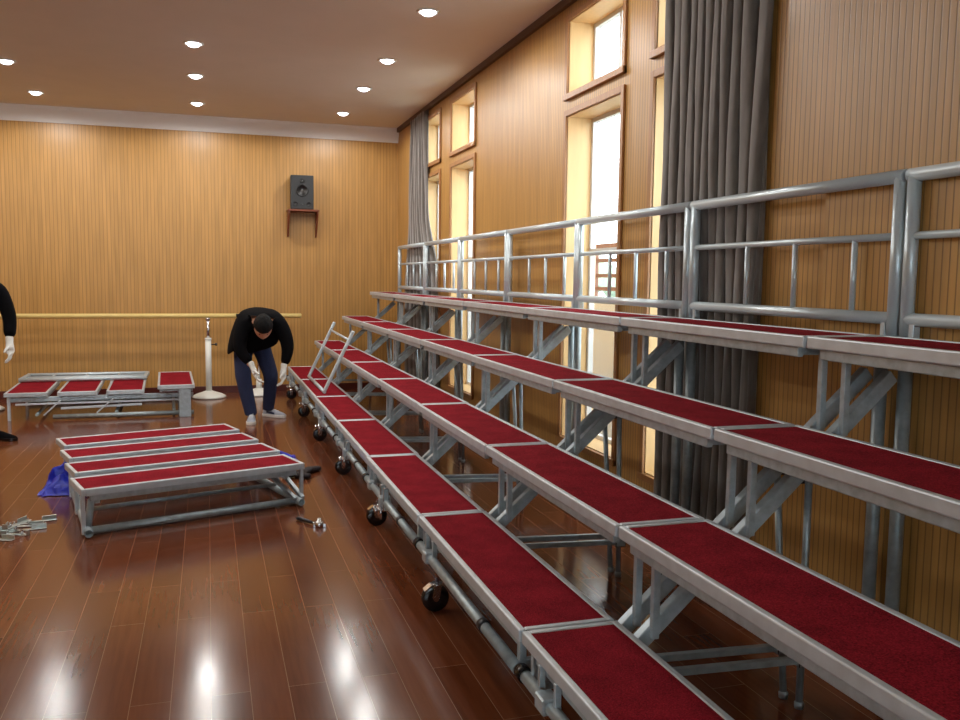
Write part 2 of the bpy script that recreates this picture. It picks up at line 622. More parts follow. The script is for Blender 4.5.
# outside: balcony railing and a pale block opposite
bal = empty('balcony_railing', (3.5, 9.5, 0), 0, 'red-brown metal balcony railing seen through the tall windows', 'railing')
mb = MB()
for z in (1.40, 1.52, 1.66):
    mb.box((-.025, -6, z), (.025, 9.2, z + .035))
mb.build('crossbars', M['lattice'], bal)
mb = MB()
for i in range(20):
    mb.box((-.02, -6 + i * .8, 1.34), (.02, -5.97 + i * .8, 1.80))
mb.box((-.03, -6, 1.79), (.03, 9.26, 1.83))
mb.build('balusters', M['lattice'], bal)
MB().box((-.06, -6.0, 0), (.06, 9.26, 1.34)).build('parapet', M['bldg'], bal)
struct('ground', MB().box((XR + TH, -2, -.3), (30, 40, 0)), mat('pale_paving', srgb(190, 190, 185), .9, var=.05, scale=4))
mb = MB()
for i in range(90):
    p = Vector((random.uniform(5.2, 6.8), random.uniform(9, 19), random.uniform(.3, 1.75)))
    bmesh.ops.create_icosphere(mb.bm, subdivisions=1, radius=random.uniform(.15, .34), matrix=Matrix.Translation(p) @ Matrix.Rotation(random.random() * 6, 4, 'X'))
hd = mb.build('hedge', M['leaf'])
recenter(hd)
tag(hd, 'green shrubs growing beyond the balcony railing', 'shrub', kind='stuff')

# ------------------------------------------------------------------ DOWNLIGHTS
def make_downlight():
    r = empty('downlight', (0, 0, ZC))
    MB().lathe([(.085, 0), (.088, -.006), (.075, -.012), (.062, -.008), (.058, -.004), (.058, 0)], seg=24).build('trim_ring', M['white'], r)
    MB().lathe([(.056, -.0015), (.055, -.010), (.045, -.022), (.028, -.030), (.0, -.033)], seg=24).build('diffuser', M['lamp'], r)
    return r
LX = [-3.40, -1.74, -0.08, 1.58]
LY = [10.60, 9.16, 7.92, 6.40, 4.95]
xname = {0: 'beyond the left picture edge', 1: 'in the leftmost row in view', 2: 'in the middle row', 3: 'in the row along the window side'}
yname = ['nearest the back wall', 'second from the back wall', 'third from the back wall', 'fourth from the back wall', 'fifth from the back wall', 'sixth from the back wall', 'seventh from the back wall', 'eighth from the back wall', 'ninth from the back wall']
first = None
for i, x in enumerate(LX):
    for j, y in enumerate(LY):
        if j > 6 and i == 0: continue
        o = make_downlight() if first is None else copy_tree(first)
        if first is None: first = o
        o.location = (x, y, ZC)
        tag(o, 'round ceiling spotlight ' + xname[i] + ', ' + yname[j], 'ceiling light', 'recessed spotlights in the ceiling')
        ld = bpy.data.lights.new('lamp_light', 'SPOT')
        ld.energy = LAMP_W * (1.25 if j == 0 else 1.0)
        ld.color = LAMP_COL
        ld.spot_size = R(178)
        ld.spot_blend = 0.3
        ld.shadow_soft_size = 0.05
        lo = bpy.data.objects.new('lamp_light', ld)
        C.objects.link(lo)
        lo.parent = o
        lo.location = (0, 0, -.05)

# ------------------------------------------------------------------ RISER PLATFORMS
TW, L = 0.337, 1.41
TX = [0.0, 0.332, 0.678, 1.033]
TZ = [0.376, 0.696, 1.006, 1.314]

def add_tread(parent, u0, v0, z, du, dv, long_u=True):
    """one carpeted plank; top of the frame at z. du x dv in plan"""
    mb = MB()
    f = .024
    h = .042
    mb.box((u0, v0, z - h), (u0 + f, v0 + dv, z), bevel=.005, seg=2)
    mb.box((u0 + du - f, v0, z - h), (u0 + du, v0 + dv, z), bevel=.005, seg=2)
    mb.box((u0 + f, v0, z - h), (u0 + du - f, v0 + f, z), bevel=.003)
    mb.box((u0 + f, v0 + dv - f, z - h), (u0 + du - f, v0 + dv, z), bevel=.003)
    t = mb.build('tread', M['alu'], parent)
    MB().box((u0 + f, v0 + f, z - .022), (u0 + du - f, v0 + dv - f, z - .003)).build('carpet', M['carpet'], t)
    mb = MB()
    g = .018
    zz = z - h
    if long_u:
        mb.box((u0 + .05, v0 + g, zz - .036), (u0 + du - .05, v0 + g + .025, zz), bevel=.003)
        mb.box((u0 + .05, v0 + dv - g - .025, zz - .036), (u0 + du - .05, v0 + dv - g, zz), bevel=.003)
    else:
        mb.box((u0 + g, v0 + .05, zz - .036), (u0 + g + .025, v0 + dv - .05, zz), bevel=.003)
        mb.box((u0 + du - g - .025, v0 + .05, zz - .036), (u0 + du - g, v0 + dv - .05, zz), bevel=.003)
        for y in (v0 + .06, v0 + dv / 2, v0 + dv - .085):
            mb.box((u0 + g + .025, y, zz - .03), (u0 + du - g - .025, y + .025, zz))
    mb.build('under_beam', M['galv'], t)
    return t

def caster(parent, x, y, ztop):
    c = MB()
    c.tube((x, y, .125), (x, y, ztop), .009, mt=M['chrome'])
    c.tube((x, y, .118), (x, y, .13), .026, mt=M['chrome'])
    for s in (-1, 1):
        c.bar((x, y + s * .021, .12), (x - .008, y + s * .021, .062), .004, .034, (0, 1, 0), M['chrome'])
    c.poly_prism([(x - .062, y - .021, .102), (x - .03, y - .021, .126), (x + .02, y - .021, .126), (x + .02, y - .021, .12), (x - .028, y - .021, .12), (x - .057, y - .021, .098)], (0, .042, 0), M['chrome'])
    fork = c.build('caster', None, parent)
    w = MB()
    for s in (-1, 1):
        w.lathe([(.03, -.006), (.056, -.006), (.062, -.001), (.062, .007), (.056, .010), (.02, .010)], (x - .008, y + s * .010 - .002, .062), (0, 1, 0), 24, M['blackrub'])
    w.tube((x - .008, y - .024, .062), (x - .008, y + .024, .062), .013, mt=M['chrome'])
    w.build('wheel', None, fork)

def make_riser():
    r = empty('riser_platform')
    gap = .004
    for i in range(4):
        add_tread(r, TX[i], gap, TZ[i], TW, L - 2 * gap, False)
    k = (TZ[3] - TZ[0]) / (TX[3] - TX[0])
    def zb(x): return .283 + k * (x - TW)
    for y in (.035, L - .075):
        MB().bar((.30, y, zb(.30)), (1.335, y, zb(1.335) - .01), .036, .05, (0, 1, 0), bevel=.003).build('stringer', M['galv'], r)
        for i in (1, 2, 3):
            x = TX[i] + .092
            MB().box((x - .0125, y - .035, zb(x) - .02), (x + .0125, y - .013, TZ[i] - .05), bevel=.002).build('upright', M['galv'], r)
        s = 1 if y < .5 else -1
        mb = MB()
        mb.tube((.99, y + .03 * s, zb(.99) + .01), (1.03, y - .015 * s, 0.008), .0125, mt=M['galvd'])
        mb.lathe([(.016, 0), (.017, .02), (.0135, .025)], (1.03, y - .015 * s, 0), mt=M['galvd'], seg=12)
        mb.build('brace_leg', None, r)
        # pivot bracket where the brace leg meets the stringer
        mb = MB()
        mb.box((.95, y + .012 * s - .004, zb(.98) - .05), (1.03, y + .012 * s + .004, zb(.98) + .03), M['darkmet'], bevel=.002)
        mb.tube((.99, y - .02, zb(.99)), (.99, y + .02, zb(.99)), .008, mt=M['darkmet'])
        mb.build('pivot_bracket', None, r)
        mb = MB()
        mb.bar((.02, y, .225), (1.03, y, .185), .024, .024, (0, 1, 0), M['galvd'])
        mb.box((.995, y - .022, .165), (1.05, y + .022, .205), M['darkmet'], bevel=.003)
        mb.build('base_bar', None, r)
        mb = MB()
        mb.tube((1.398, y, 0.01), (1.398, y, TZ[3] - .062), .024, seg=16, mt=M['galvd'])
        mb.lathe([(.027, 0), (.028, .03), (.0245, .035)], (1.398, y, 0), mt=M['galvd'], seg=16)
        mb.box((1.32, y - .012, TZ[3] - .105), (1.39, y + .012, TZ[3] - .080), M['galvd'])
        mb.bar((1.03, y, .19), (1.398, y, .19), .02, .02, (0, 1, 0), M['galvd'])
        mb.build('rear_leg', None, r)
        # front hanger joining tread frame, stringer foot and front pipe
        mb = MB()
        mb.box((.01, y - .012, .235), (.035, y + .012, TZ[0] - .042), bevel=.002)
        mb.bar((.03, y, .25), (.315, y, .262), .022, .03, (0, 1, 0))
        mb.build('front_hanger', M['galv'], r)
    mb = MB()
    mb.tube((.0, .004, .245), (.0, L - .004, .245), .0205, seg=16, mt=M['galvd'], hollow=.003)
    mb.tube((.0, L - .05, .245), (.0, L - .006, .245), .026, seg=16, mt=M['blackrub'])
    mb.tube((.0, .35, .245), (.0, .39, .245), .024, seg=16, mt=M['darkmet'])
    mb.build('front_pipe', None, r)
    # locking clamp half way along the pipe
    cy = .79
    mb = MB()
    mb.box((-.034, cy - .03, .215), (.03, cy + .03, .275), M['galv'], bevel=.006)
    mb.box((-.02, cy - .055, .20), (.012, cy - .035, .33), M['chrome'], bevel=.003)
    mb.box((-.02, cy + .035, .20), (.012, cy + .055, .33), M['chrome'], bevel=.003)
    for s in (-1, 1):
        mb.tube((-.05, cy + s * .02, .20), (.03, cy + s * .02, .20), .008, mt=M['chrome'])
        mb.lathe([(.014, 0), (.014, .012)], (-.052, cy + s * .02, .20), (-1, 0, 0), 6, M['chrome'])
        mb.tube((-.03, cy + s * .03, .15), (-.03, cy + s * .03, .22), .007, mt=M['chrome'])
    mb.build('clamp', None, r)
    caster(r, .030, L - .25, .235)
    mb = MB()
    mb.box((-.028, L - .265, .222), (.028, L - .195, .272), M['galv'], bevel=.005)
    mb.box((-.004, L - .30, .25), (.016, L - .285, .335), M['alu'], bevel=.002)
    mb.box((-.004, L - .175, .25), (.016, L - .16, .335), M['alu'], bevel=.002)
    mb.build('caster_bracket', None, r)
    caster(r, .33, .30, .25)
    return r

Y0 = 1.11
RL = [
    'nearest red carpeted stepped riser platform, cut off by the right edge of the picture',
    'second nearest red carpeted riser platform, the largest looking black caster under its front pipe',
    'third nearest red carpeted riser platform, standing before the nearer tall bright window',
    'fourth nearest red carpeted riser platform, before the plain wall between window pairs',
    'fifth nearest red carpeted riser platform, in front of the farther window pair',
    'second farthest red carpeted riser platform, the loose tubular frame leans on its lowest step',
    'farthest red carpeted riser platform, beside the bending man and the back wall corner']
jit = [(.006, -.004), (0, 0), (-.003, .003), (.004, 0), (0, .002), (.003, -.002), (0, 0)]
proto = None
for j in range(7):
    o = make_riser() if proto is None else copy_tree(proto)
    if proto is None: proto = o
    o.location = (.936 + jit[j][0], Y0 + j * L, 0)
    tag(o, RL[j], 'riser', 'four-step choir riser platforms in a row')

for o in [k for k in bpy.data.objects if k.name.startswith('clamp') and k.parent and k.parent.location.y < 2.6 and k.parent.name.startswith('riser_platform')]:
    bpy.data.objects.remove(o)              # the two nearest platforms show a bare pipe

# ------------------------------------------------------------------ GUARD RAILS on the top step
def rail_panel(r, L=L - .008):
    """standing panel: local x=0, y 0..L, z 0 at the carpet"""
    z0, zm, z1 = .105, .397, .607
    for y in (.024, L - .024):
        mb = MB()
        mb.tube((0, y, 0), (0, y, z1 - .004), .0235, seg=18, mt=M['rail'])
        mb.build('post', None, r)
    mb = MB()
    mb.tube((0, 0.001, z1), (0, L - .001, z1), .0240, seg=18, mt=M['rail'])
    mb.build('top_rail', None, r)
    MB().tube((0, .03, z0), (0, L - .03, z0), .0225, seg=16).build('bottom_rail', M['rail'], r)
    MB().tube((0, .03, zm), (0, L - .03, zm), .0135, seg=14).build('middle_rail', M['rail'], r)
    for fr in (.17, .42, .66):
        MB().tube((0, L * fr, z0), (0, L * fr, zm), .0115, seg=12).build('baluster', M['rail'], r)
    for y in (.06, L - .06):
        MB().box((-.016, y - .012, 0.0), (.016, y + .012, z0 - .01), bevel=.003).build('foot', M['rail'], r)
GL = ['nearest silver tube guard rail panel, cut off by the right edge of the picture',
      'silver guard rail panel whose left part crosses the nearer, wider grey curtain',
      'silver guard rail panel crossing the nearer tall window, third nearest',
      'silver guard rail panel on the plain wood wall between the window pairs',
      'silver guard rail panel in front of the farther window pair, fifth nearest',
      'silver guard rail panel over the right edge of the far curtain, second farthest',
      'smallest looking silver guard rail panel, farthest, beside the back wall corner']
proto = None
for j in range(7):
    if proto is None:
        o = empty('guard_rail')
        rail_panel(o)
        proto = o
    else:
        o = copy_tree(proto)
    o.location = (2.345 + jit[j][0], Y0 - .024 + j * L, TZ[3] - .045)
    tag(o, GL[j], 'guard rail', 'silver guard rail panels along the top step')

# loose frame leaning on the far lower steps
lf = empty('leaning_frame', (1.06, 9.05, .376), 0, 'loose silver tubular frame leaning against the steps near the far end', 'frame')
a0, a1 = Vector((0, .66, .014)), Vector((0, -.66, .014))
t0, t1 = Vector((.285, .66, .62)), Vector((.285, -.66, .60))
MB().tube(a0 - Vector((0, -.02, 0)), a1 + Vector((0, -.02, 0)), .017, seg=12).build('bottom_bar', M['rail'], lf)
for a, t in ((a0, t0), (a1, t1)):
    MB().bar(a, t, .032, .032, (0, 1, 0), bevel=.006).build('upright', M['rail'], lf)
MB().tube(a0.lerp(t0, .85), a1.lerp(t1, .85), .012, seg=12).build('crossbar', M['rail'], lf)

# ------------------------------------------------------------------ FOLDED RISERS on the floor
fa = empty('folded_riser', (-.715, 5.26, 0), R(17.8), 'folded-flat riser of four red carpeted planks on the floor, nearest the camera', 'riser', 'folded risers lying on the floor')
Lf = 1.37
for i in range(4):
    add_tread(fa, .052 * i + .012, .478 * i, .28, Lf - .012 - .026 * i, TW if i else .35, True)
mb = MB()
mb.tube((.03, .03, .03), (Lf - .06, .03, .03), .022, seg=16, mt=M['galvd'], hollow=.003)
mb.build('front_pipe', None, fa)
MB().tube((.24, 1.70, .03), (Lf, 1.70, .03), .022, seg=16, hollow=.003).build('rear_pipe', M['galvd'], fa)
for x in (.03, Lf - .05):
    MB().tube((x + .01, -.035, .03), (x + (.20 if x < .5 else .04), 1.74, .03), .024, seg=16, hollow=.004).build('end_pipe', M['galvd'], fa)
for i in range(4):
    for x in (.012, Lf - .012):
        mb = MB()
        v = .478 * i + .02
        xx = x + .052 * i * (1 if x < .5 else .5) + (.012 if x < .5 else 0)
        mb.box((xx - .011, v, .012), (xx + .011, v + .022, .24), bevel=.002)
        mb.build('leg', M['alu'], fa)
for x, dx in ((.10, .03), (Lf - .12, -.01)):
    mb = MB()
    mb.bar((x, .02, .195), (x + (.15 if x < .5 else .0), 1.72, .195), .028, .02, (1, 0, 0))
    mb.build('cross_beam', M['galv'], fa)
MB().bar((Lf - .07, -.01, .05), (Lf - .17, .34, .22), .026, .026, (1, 0, 0)).build('brace', M['galv'], fa)
MB().bar((Lf - .02, -.01, .05), (Lf - .07, .34, .22), .026, .026, (1, 0, 0)).build('brace', M['galv'], fa)
MB().tube((.055, .06, .05), (.075, .06, .205), .02, seg=14).build('brace', M['galv'], fa)
mb = MB()
mb.tube((.10, .25, .10), (Lf - .10, .25, .10), .013, seg=12)
mb.tube((.12, .95, .12), (Lf - .10, .95, .12), .013, seg=12)
mb.build('stay_rod', M['galvd'], fa)

fb = empty('folded_riser', (-1.985, 9.72, 0), R(2.5), 'folded-flat riser of four red carpeted planks on the floor by the back wall barre', 'riser', 'folded risers lying on the floor')
add_tread(fb, 0, -.02, .285, .40, 1.30, False)
add_tread(fb, .49, -.03, .285, .38, 1.30, False)
add_tread(fb, .955, -.03, .285, .37, 1.30, False)
add_tread(fb, 1.46, -.20, .345, .37, 1.34, False)
mb = MB()
mb.box((.02, .02, .185), (1.82, .045, .235), bevel=.003)
mb.build('front_beam', M['galv'], fb)
MB().bar((.10, .0, .165), (1.74, .0, .165), .02, .02, (0, 1, 0)).build('stay_rod', M['alu'], fb)
MB().bar((.52, -.02, .115), (1.30, -.02, .13), .025, .022, (0, 1, 0)).build('stay_rod', M['alu'], fb)
MB().tube((.45, -.06, .035), (1.82, -.10, .035), .024, seg=16, hollow=.004).build('front_pipe', M['galvd'], fb)
MB().tube((.05, 1.22, .03), (1.80, 1.22, .03), .024, seg=16, hollow=.004).build('rear_pipe', M['galvd'], fb)
for x, y in ((.04, .0), (.04, 1.2)):
    MB().box((x - .014, y, 0), (x + .014, y + .028, .25), bevel=.002).build('leg', M['alu'], fb)
for y in (-.19, 1.05):
    mb = MB()
    mb.box((1.67, y, 0.0), (1.79, y + .03, .305), bevel=.004)
    mb.build('leg', M['galv'], fb)
MB().bar((.36, -.045, .05), (.52, -.045, .20), .02, .014, (0, 1, 0)).build('brace', M['alu'], fb)
MB().bar((.86, -.045, .06), (1.02, -.045, .20), .02, .014, (0, 1, 0)).build('brace', M['alu'], fb)
for x in (.30, 1.05, 1.62):
    MB().tube((x, -.05, .06), (x, 1.22, .05), .016, seg=12).build('side_tube', M['galvd'], fb)
MB().bar((.95, 1.20, .26), (.95, -.02, .20), .03, .02, (1, 0, 0)).build('cross_beam', M['galv'], fb)

gr = empty('guard_rail', (-2.02, 10.62, .287), 0, 'silver guard rail panel lying flat on top of the folded riser', 'guard rail')
mb = MB()
mb.tube((0, .03, .026), (1.33, .03, .026), .024, seg=14)
mb.build('top_rail', M['rail'], gr)
MB().tube((.03, .53, .026), (1.31, .53, .026), .022, seg=14).build('bottom_rail', M['rail'], gr)
MB().tube((.03, .25, .026), (1.31, .25, .026), .014, seg=12).build('middle_rail', M['rail'], gr)
for x in (.02, 1.31):
    MB().box((x - .02, .03, .006), (x + .02, .55, .046), bevel=.004).build('post', M['rail'], gr)
for x in (.3, .65, 1.0):
    MB().tube((x, .25, .026), (x, .53, .026), .012, seg=10).build('baluster', M['rail'], gr)

# ------------------------------------------------------------------ BARRE
br = empty('ballet_barre', (0, 11.08, 0), 0, 'long yellow wooden ballet barre on white stands along the back wall', 'barre')
mb = MB()
mb.lathe([(.0, 0), (.022, .001), (.029, .01), (.029, 4.29), (.024, 4.30), (.0, 4.301)], (-3.18, 0, 1.005), (1, 0, 0), 20)
mb.build('rail', M['yellow'], br)
for x, y in ((-.005, 0), (.60, .14), (-2.35, -.55)):
    st = MB().lathe([(.195, 0), (.205, .008), (.20, .022), (.16, .045), (.09, .068), (.045, .085), (.0, .088)], (x, y, 0), seg=36).build('stand_base', M['white'], br)
    if y == 0:
        top = .99
        MB().tube((x, y, .07), (x, y, .72), .036, seg=18).build('stand_tube', M['white'], br)
        MB().tube((x, y, .70), (x, y, .955), .019, seg=14).build('inner_tube', M['chrome'], br)
        mb = MB()
        mb.tube((x, y, .71), (x, y, .735), .040, seg=18, mt=M['white'])
        mb.tube((x + .03, y, .655), (x + .085, y, .655), .007, mt=M['blackrub'])
        mb.lathe([(.016, 0), (.02, .01), (.016, .025), (0, .026)], (x + .08, y, .655), (1, 0, 0), 12, M['blackrub'])
        mb.build('height_knob', None, br)
        MB().lathe([(.018, 0), (.03, .02), (.034, .045), (.0, .046)], (x, y, .94), seg=16).build('saddle', M['chrome'], br)
    else:
        dy = y
        MB().tube((x, y, .07), (x, y, .20), .036, seg=18).build('stand_tube', M['white'], br)
        MB().path([(x, y, .18), (x, y, .6), (x, y * .5, .9), (x, 0, .985)], .019, 12).build('inner_tube', M['chrome'], br)

# ------------------------------------------------------------------ SPEAKER AND SHELF
sh = empty('wall_shelf', (1.175, YB, .82 + 1.5 - .0), 0, 'small red-brown wooden wall shelf under the loudspeaker', 'shelf')
MB().box((-.195, -.27, -.002), (.195, -.001, .022), bevel=.003).build('board', M['shelf'], sh)
for x in (-.178, .178):
    mb = MB()
    mb.poly_prism([(x - .009, -.002, -.002), (x - .009, -.25, -.002), (x - .009, -.25, -.03), (x - .009, -.05, -.31), (x - .009, -.002, -.32)], (.018, 0, 0))
    mb.build('bracket', M['shelf'], sh)
sp = empty('loudspeaker', (1.165, YB - .14, 2.343), R(-3), 'black studio loudspeaker with round cone on the small wall shelf', 'speaker')
MB().box((-.142, -.115, 0), (.142, .115, .425), bevel=.008, seg=2).build('cabinet', M['spk'], sp)
mb = MB()
mb.lathe([(.078, .001), (.078, .006), (.066, .007), (.060, .002), (.03, -.012), (.0, -.013)], (0, -.116, .235), (0, -1, 0), 32, M['cone'])
mb.lathe([(.026, -.010), (.018, .0), (.0, .004)], (0, -.116, .235), (0, -1, 0), 20, M['dust'])
mb.build('woofer', None, sp)
mb = MB()
mb.lathe([(.032, .001), (.032, .004), (.016, .004), (.012, .001), (0, .0)], (0, -.116, .355), (0, -1, 0), 24, M['cone'])
mb.lathe([(.012, .001), (.006, .006), (0, .007)], (0, -.116, .355), (0, -1, 0), 14, M['dust'])
mb.build('tweeter', None, sp)
for x in (-.083, .083):
    MB().lathe([(.032, .001), (.032, .004), (.025, .004), (.022, .0015), (0, .001)], (x, -.116, .065), (0, -1, 0), 22).build('bass_port', M['cone'], sp)
MB().lathe([(.012, .001), (.012, .004), (0, .004)], (0, -.116, .06), (0, -1, 0), 12).build('knob', M['dust'], sp)

# ------------------------------------------------------------------ CURTAINS
def curtain(name, segs, z0, z1, nf, amp, seed, label, xc=2.404):
    """segs: list of (z, ylo, yhi) giving the hanging width at several heights"""
    rnd = random.Random(seed)
    NU, NV = nf * 12, 44
    ph = [rnd.uniform(-.5, .5) for _ in range(6)]
    mb = MB()
    grid = []
    for j in range(NV + 1):
        z = z0 + (z1 - z0) * j / NV
        for k in range(len(segs) - 1):
            if segs[k][0] <= z <= segs[k + 1][0] or k == len(segs) - 2:
                t = min(1, max(0, (z - segs[k][0]) / (segs[k + 1][0] - segs[k][0])))
                t = t * t * (3 - 2 * t)
                a = segs[k][1] + (segs[k + 1][1] - segs[k][1]) * t
                b = segs[k][2] + (segs[k + 1][2] - segs[k][2]) * t
                break
        row = []
        for i in range(NU + 1):
            u = i / NU
            w = u + .018 * math.sin(9 * u + ph[0] + z * .9) + .022 * math.sin(4.3 * u + ph[1] - z * 1.1)
            d = math.sin(2 * math.pi * nf * w)
            d = math.copysign(abs(d) ** .6, d)
            am = amp * (.75 + .35 * math.sin(7 * u + ph[2] + z * 1.6))
            x = xc + am * d + .006 * math.sin(31 * u + z * 4 + ph[3])
            y = a + (b - a) * (u + .24 / nf * math.sin(2 * math.pi * nf * w * 1.0 + 1.2))
            row.append(mb.bm.verts.new((min(max(x, 2.3745), 2.434), y, z)))
        grid.append(row)
    fs = []
    for j in range(NV):
        for i in range(NU):
            fs.append(mb.bm.faces.new((grid[j][i], grid[j][i + 1], grid[j + 1][i + 1], grid[j + 1][i])))
    for f in fs: f.smooth = True
    o = mb.build(name, M['curtain'])
    md = o.modifiers.new('thick', 'SOLIDIFY')
    md.thickness = .003
    recenter(o)
    tag(o, label, 'curtain')
    return o
curtain('curtain', [(0, 3.45, 4.27), (1.0, 3.41, 4.27), (1.9, 3.40, 4.32), (3.4, 3.37, 4.32)], .04, 3.39, 11, .036, 3, 'long grey velvet curtain behind the steps, nearer and wider of the two')
curtain('curtain', [(0, 9.15, 10.75), (1.5, 9.25, 10.75), (2.3, 9.66, 10.65), (3.4, 9.75, 10.52)], .04, 3.39, 8, .034, 5, 'narrow grey curtain beside the far back corner of the room')

# ------------------------------------------------------------------ THINGS ON THE FLOOR
def crumple(name, cx, cy, sx, sy, hfun, mt, seed, nx=56, ny=36, rough=.03):
    mb = MB()
    g = []
    for j in range(ny + 1):
        row = []
        for i in range(nx + 1):
            u, v = i / nx, j / ny
            x, y = (u - .5) * sx, (v - .5) * sy
            q = Vector((x * 9 + seed, y * 9, seed * 1.7))
            n1 = mnoise.noise(q)
            n2 = mnoise.noise(q * 2.3)
            edge = min(1, 8 * min(u, 1 - u, v, 1 - v))
            z = .004 + edge * (hfun(u, v) * (.75 + .6 * abs(n1)) + rough * abs(n1 + .5 * n2))
            x += .05 * n2
            y += .05 * n1
            row.append(mb.bm.verts.new((cx + x, cy + y, z)))
        g.append(row)
    for j in range(ny):
        for i in range(nx):
            mb.bm.faces.new((g[j][i], g[j][i + 1], g[j + 1][i + 1], g[j + 1][i]))
    o = mb.build(name, mt)
    md = o.modifiers.new('thick', 'SOLIDIFY')
    md.thickness = .002
    md.offset = 1
    return recenter(o)
def gauss(u, v, a, b, s): return math.exp(-(((u - a) / s) ** 2 + ((v - b) / s) ** 2))
o = crumple('plastic_sheet', -.96, 6.50, .28, .38, lambda u, v: .19 * gauss(u, v, .5, .5, .36), M['blue'], 3.1, rough=.05)
tag(o, 'crumpled blue plastic sheet at the left end of the nearer folded riser', 'plastic sheet')
o = crumple('plastic_sheet', .46, 7.05, .42, .50, lambda u, v: .06 * gauss(u, v, .5, .5, .4), M['blue'], 8.2, rough=.05)
tag(o, 'crumpled blue plastic sheet at the right end of the nearer folded riser', 'plastic sheet')

# dark work gloves on the floor
def small_glove(x, y, rz, label):
    g = {'wrist': ((0, -.05, .026), (.036, .022)), 'cuff': ((0, -.10, .024), (.036, .020)), 'palm': ((0, .0, .03), (.046, .026)), 'knuck': ((0, .05, .028), (.046, .02))}
    e = [('palm', 'wrist'), ('wrist', 'cuff'), ('palm', 'knuck')]
    for i, (dx, ln) in enumerate(((-.034, .055), (-.012, .07), (.012, .065), (.034, .05))):
        g['f%d' % i] = ((dx * 1.1, .08, .026), .012)
        g['g%d' % i] = ((dx * 1.25, .08 + ln * .6, .02), .011)
        e += [('knuck', 'f%d' % i), ('f%d' % i, 'g%d' % i)]
    g['t'] = ((.06, .03, .02), .013); g['t2'] = ((.075, .06, .014), .011)
    e += [('palm', 't'), ('t', 't2')]
    o = skin('work_glove', M['darkglove'], (g, e), levels=1)
    zmin = min(v.co.z for v in o.data.vertices)
    for v in o.data.vertices: v.co.z -= zmin
    o.location = (x, y, .001)
    o.rotation_euler = (0, 0, rz)
    return tag(o, label, 'glove', 'dark work gloves on the floor')
small_glove(.62, 6.46, R(60), 'dark work glove on the floor, left one of the pair right of the folded riser')
small_glove(.73, 6.62, R(130), 'dark work glove on the floor, right one of the pair right of the folded riser')

# ratchet wrench
wr = empty('ratchet_wrench', (.58, 5.20, 0), R(-58), 'ratchet wrench with dark handle and chrome head lying on the floor', 'wrench')
MB().path([(-.15, 0, .012), (-.12, 0, .015), (-.04, 0, .015), (.0, 0, .015)], [.008, .013, .011, .008], 12).build('handle', M['darkmet'], wr)
mb = MB()
mb.tube((-.005, 0, .015), (.05, 0, .015), .0075, mt=M['chrome'])
mb.lathe([(.024, 0), (.027, .006), (.027, .03), (.02, .036), (.012, .037), (.012, .055), (0, .056)], (.068, 0, 0), mt=M['chrome'])
mb.build('ratchet_head', None, wr)
o = MB().bar((-.02, -.06, .006), (.055, -.07, .006), .022, .01, (0, 0, 1), M['chrome']).build('steel_pin', None)
o.location = (.60, 5.20, .0055)
tag(o, 'short bright steel pin lying beside the ratchet wrench', 'pin')
recenter(o)

# pile of steel clamps at the left edge
def make_clamp_piece():
    r = empty('steel_clamp')
    mb = MB()
    mb.box((-.10, -.018, .002), (.10, .018, .006), bevel=.001)
    mb.box((-.10, -.018, .002), (-.095, .018, .03), bevel=.001)
    mb.box((.02, .014, .002), (.10, .018, .028), bevel=.001)
    mb.build('plate', M['brass'], r)
    MB().tube((-.06, 0, .005), (-.06, 0, .034), .007, seg=8).build('bolt', M['chrome'], r)
    MB().lathe([(.013, 0), (.013, .009)], (-.06, 0, .012), seg=6).build('nut', M['chrome'], r)
    return r
cp = make_clamp_piece()
spots = [(-1.16, 5.36, 0.0, -25, 0, 'front one of the heap at left'), (-1.10, 5.445, .0, 158, 0, 'second from the front of the heap'), (-1.03, 5.52, .0, 12, 0, 'middle one of the heap'),
         (-1.20, 5.52, .0, 5, 0, 'leftmost one of the heap'), (-1.06, 5.60, .0, -8, 0, 'behind the middle of the heap'), (-1.00, 5.69, .0, 18, 0, 'farthest back in the heap'), (-1.08, 5.50, .040, 62, 0, 'topmost, lying crosswise on the heap')]
for i, (x, y, z, a, b, w) in enumerate(spots):
    o = cp if i == 0 else copy_tree(cp)
    o.location = (x, y, z)
    o.rotation_euler = (R(b), R(b * .6), R(a))
    tag(o, 'silver steel clamp piece on the floor, ' + w, 'clamp', 'heap of steel clamp pieces')

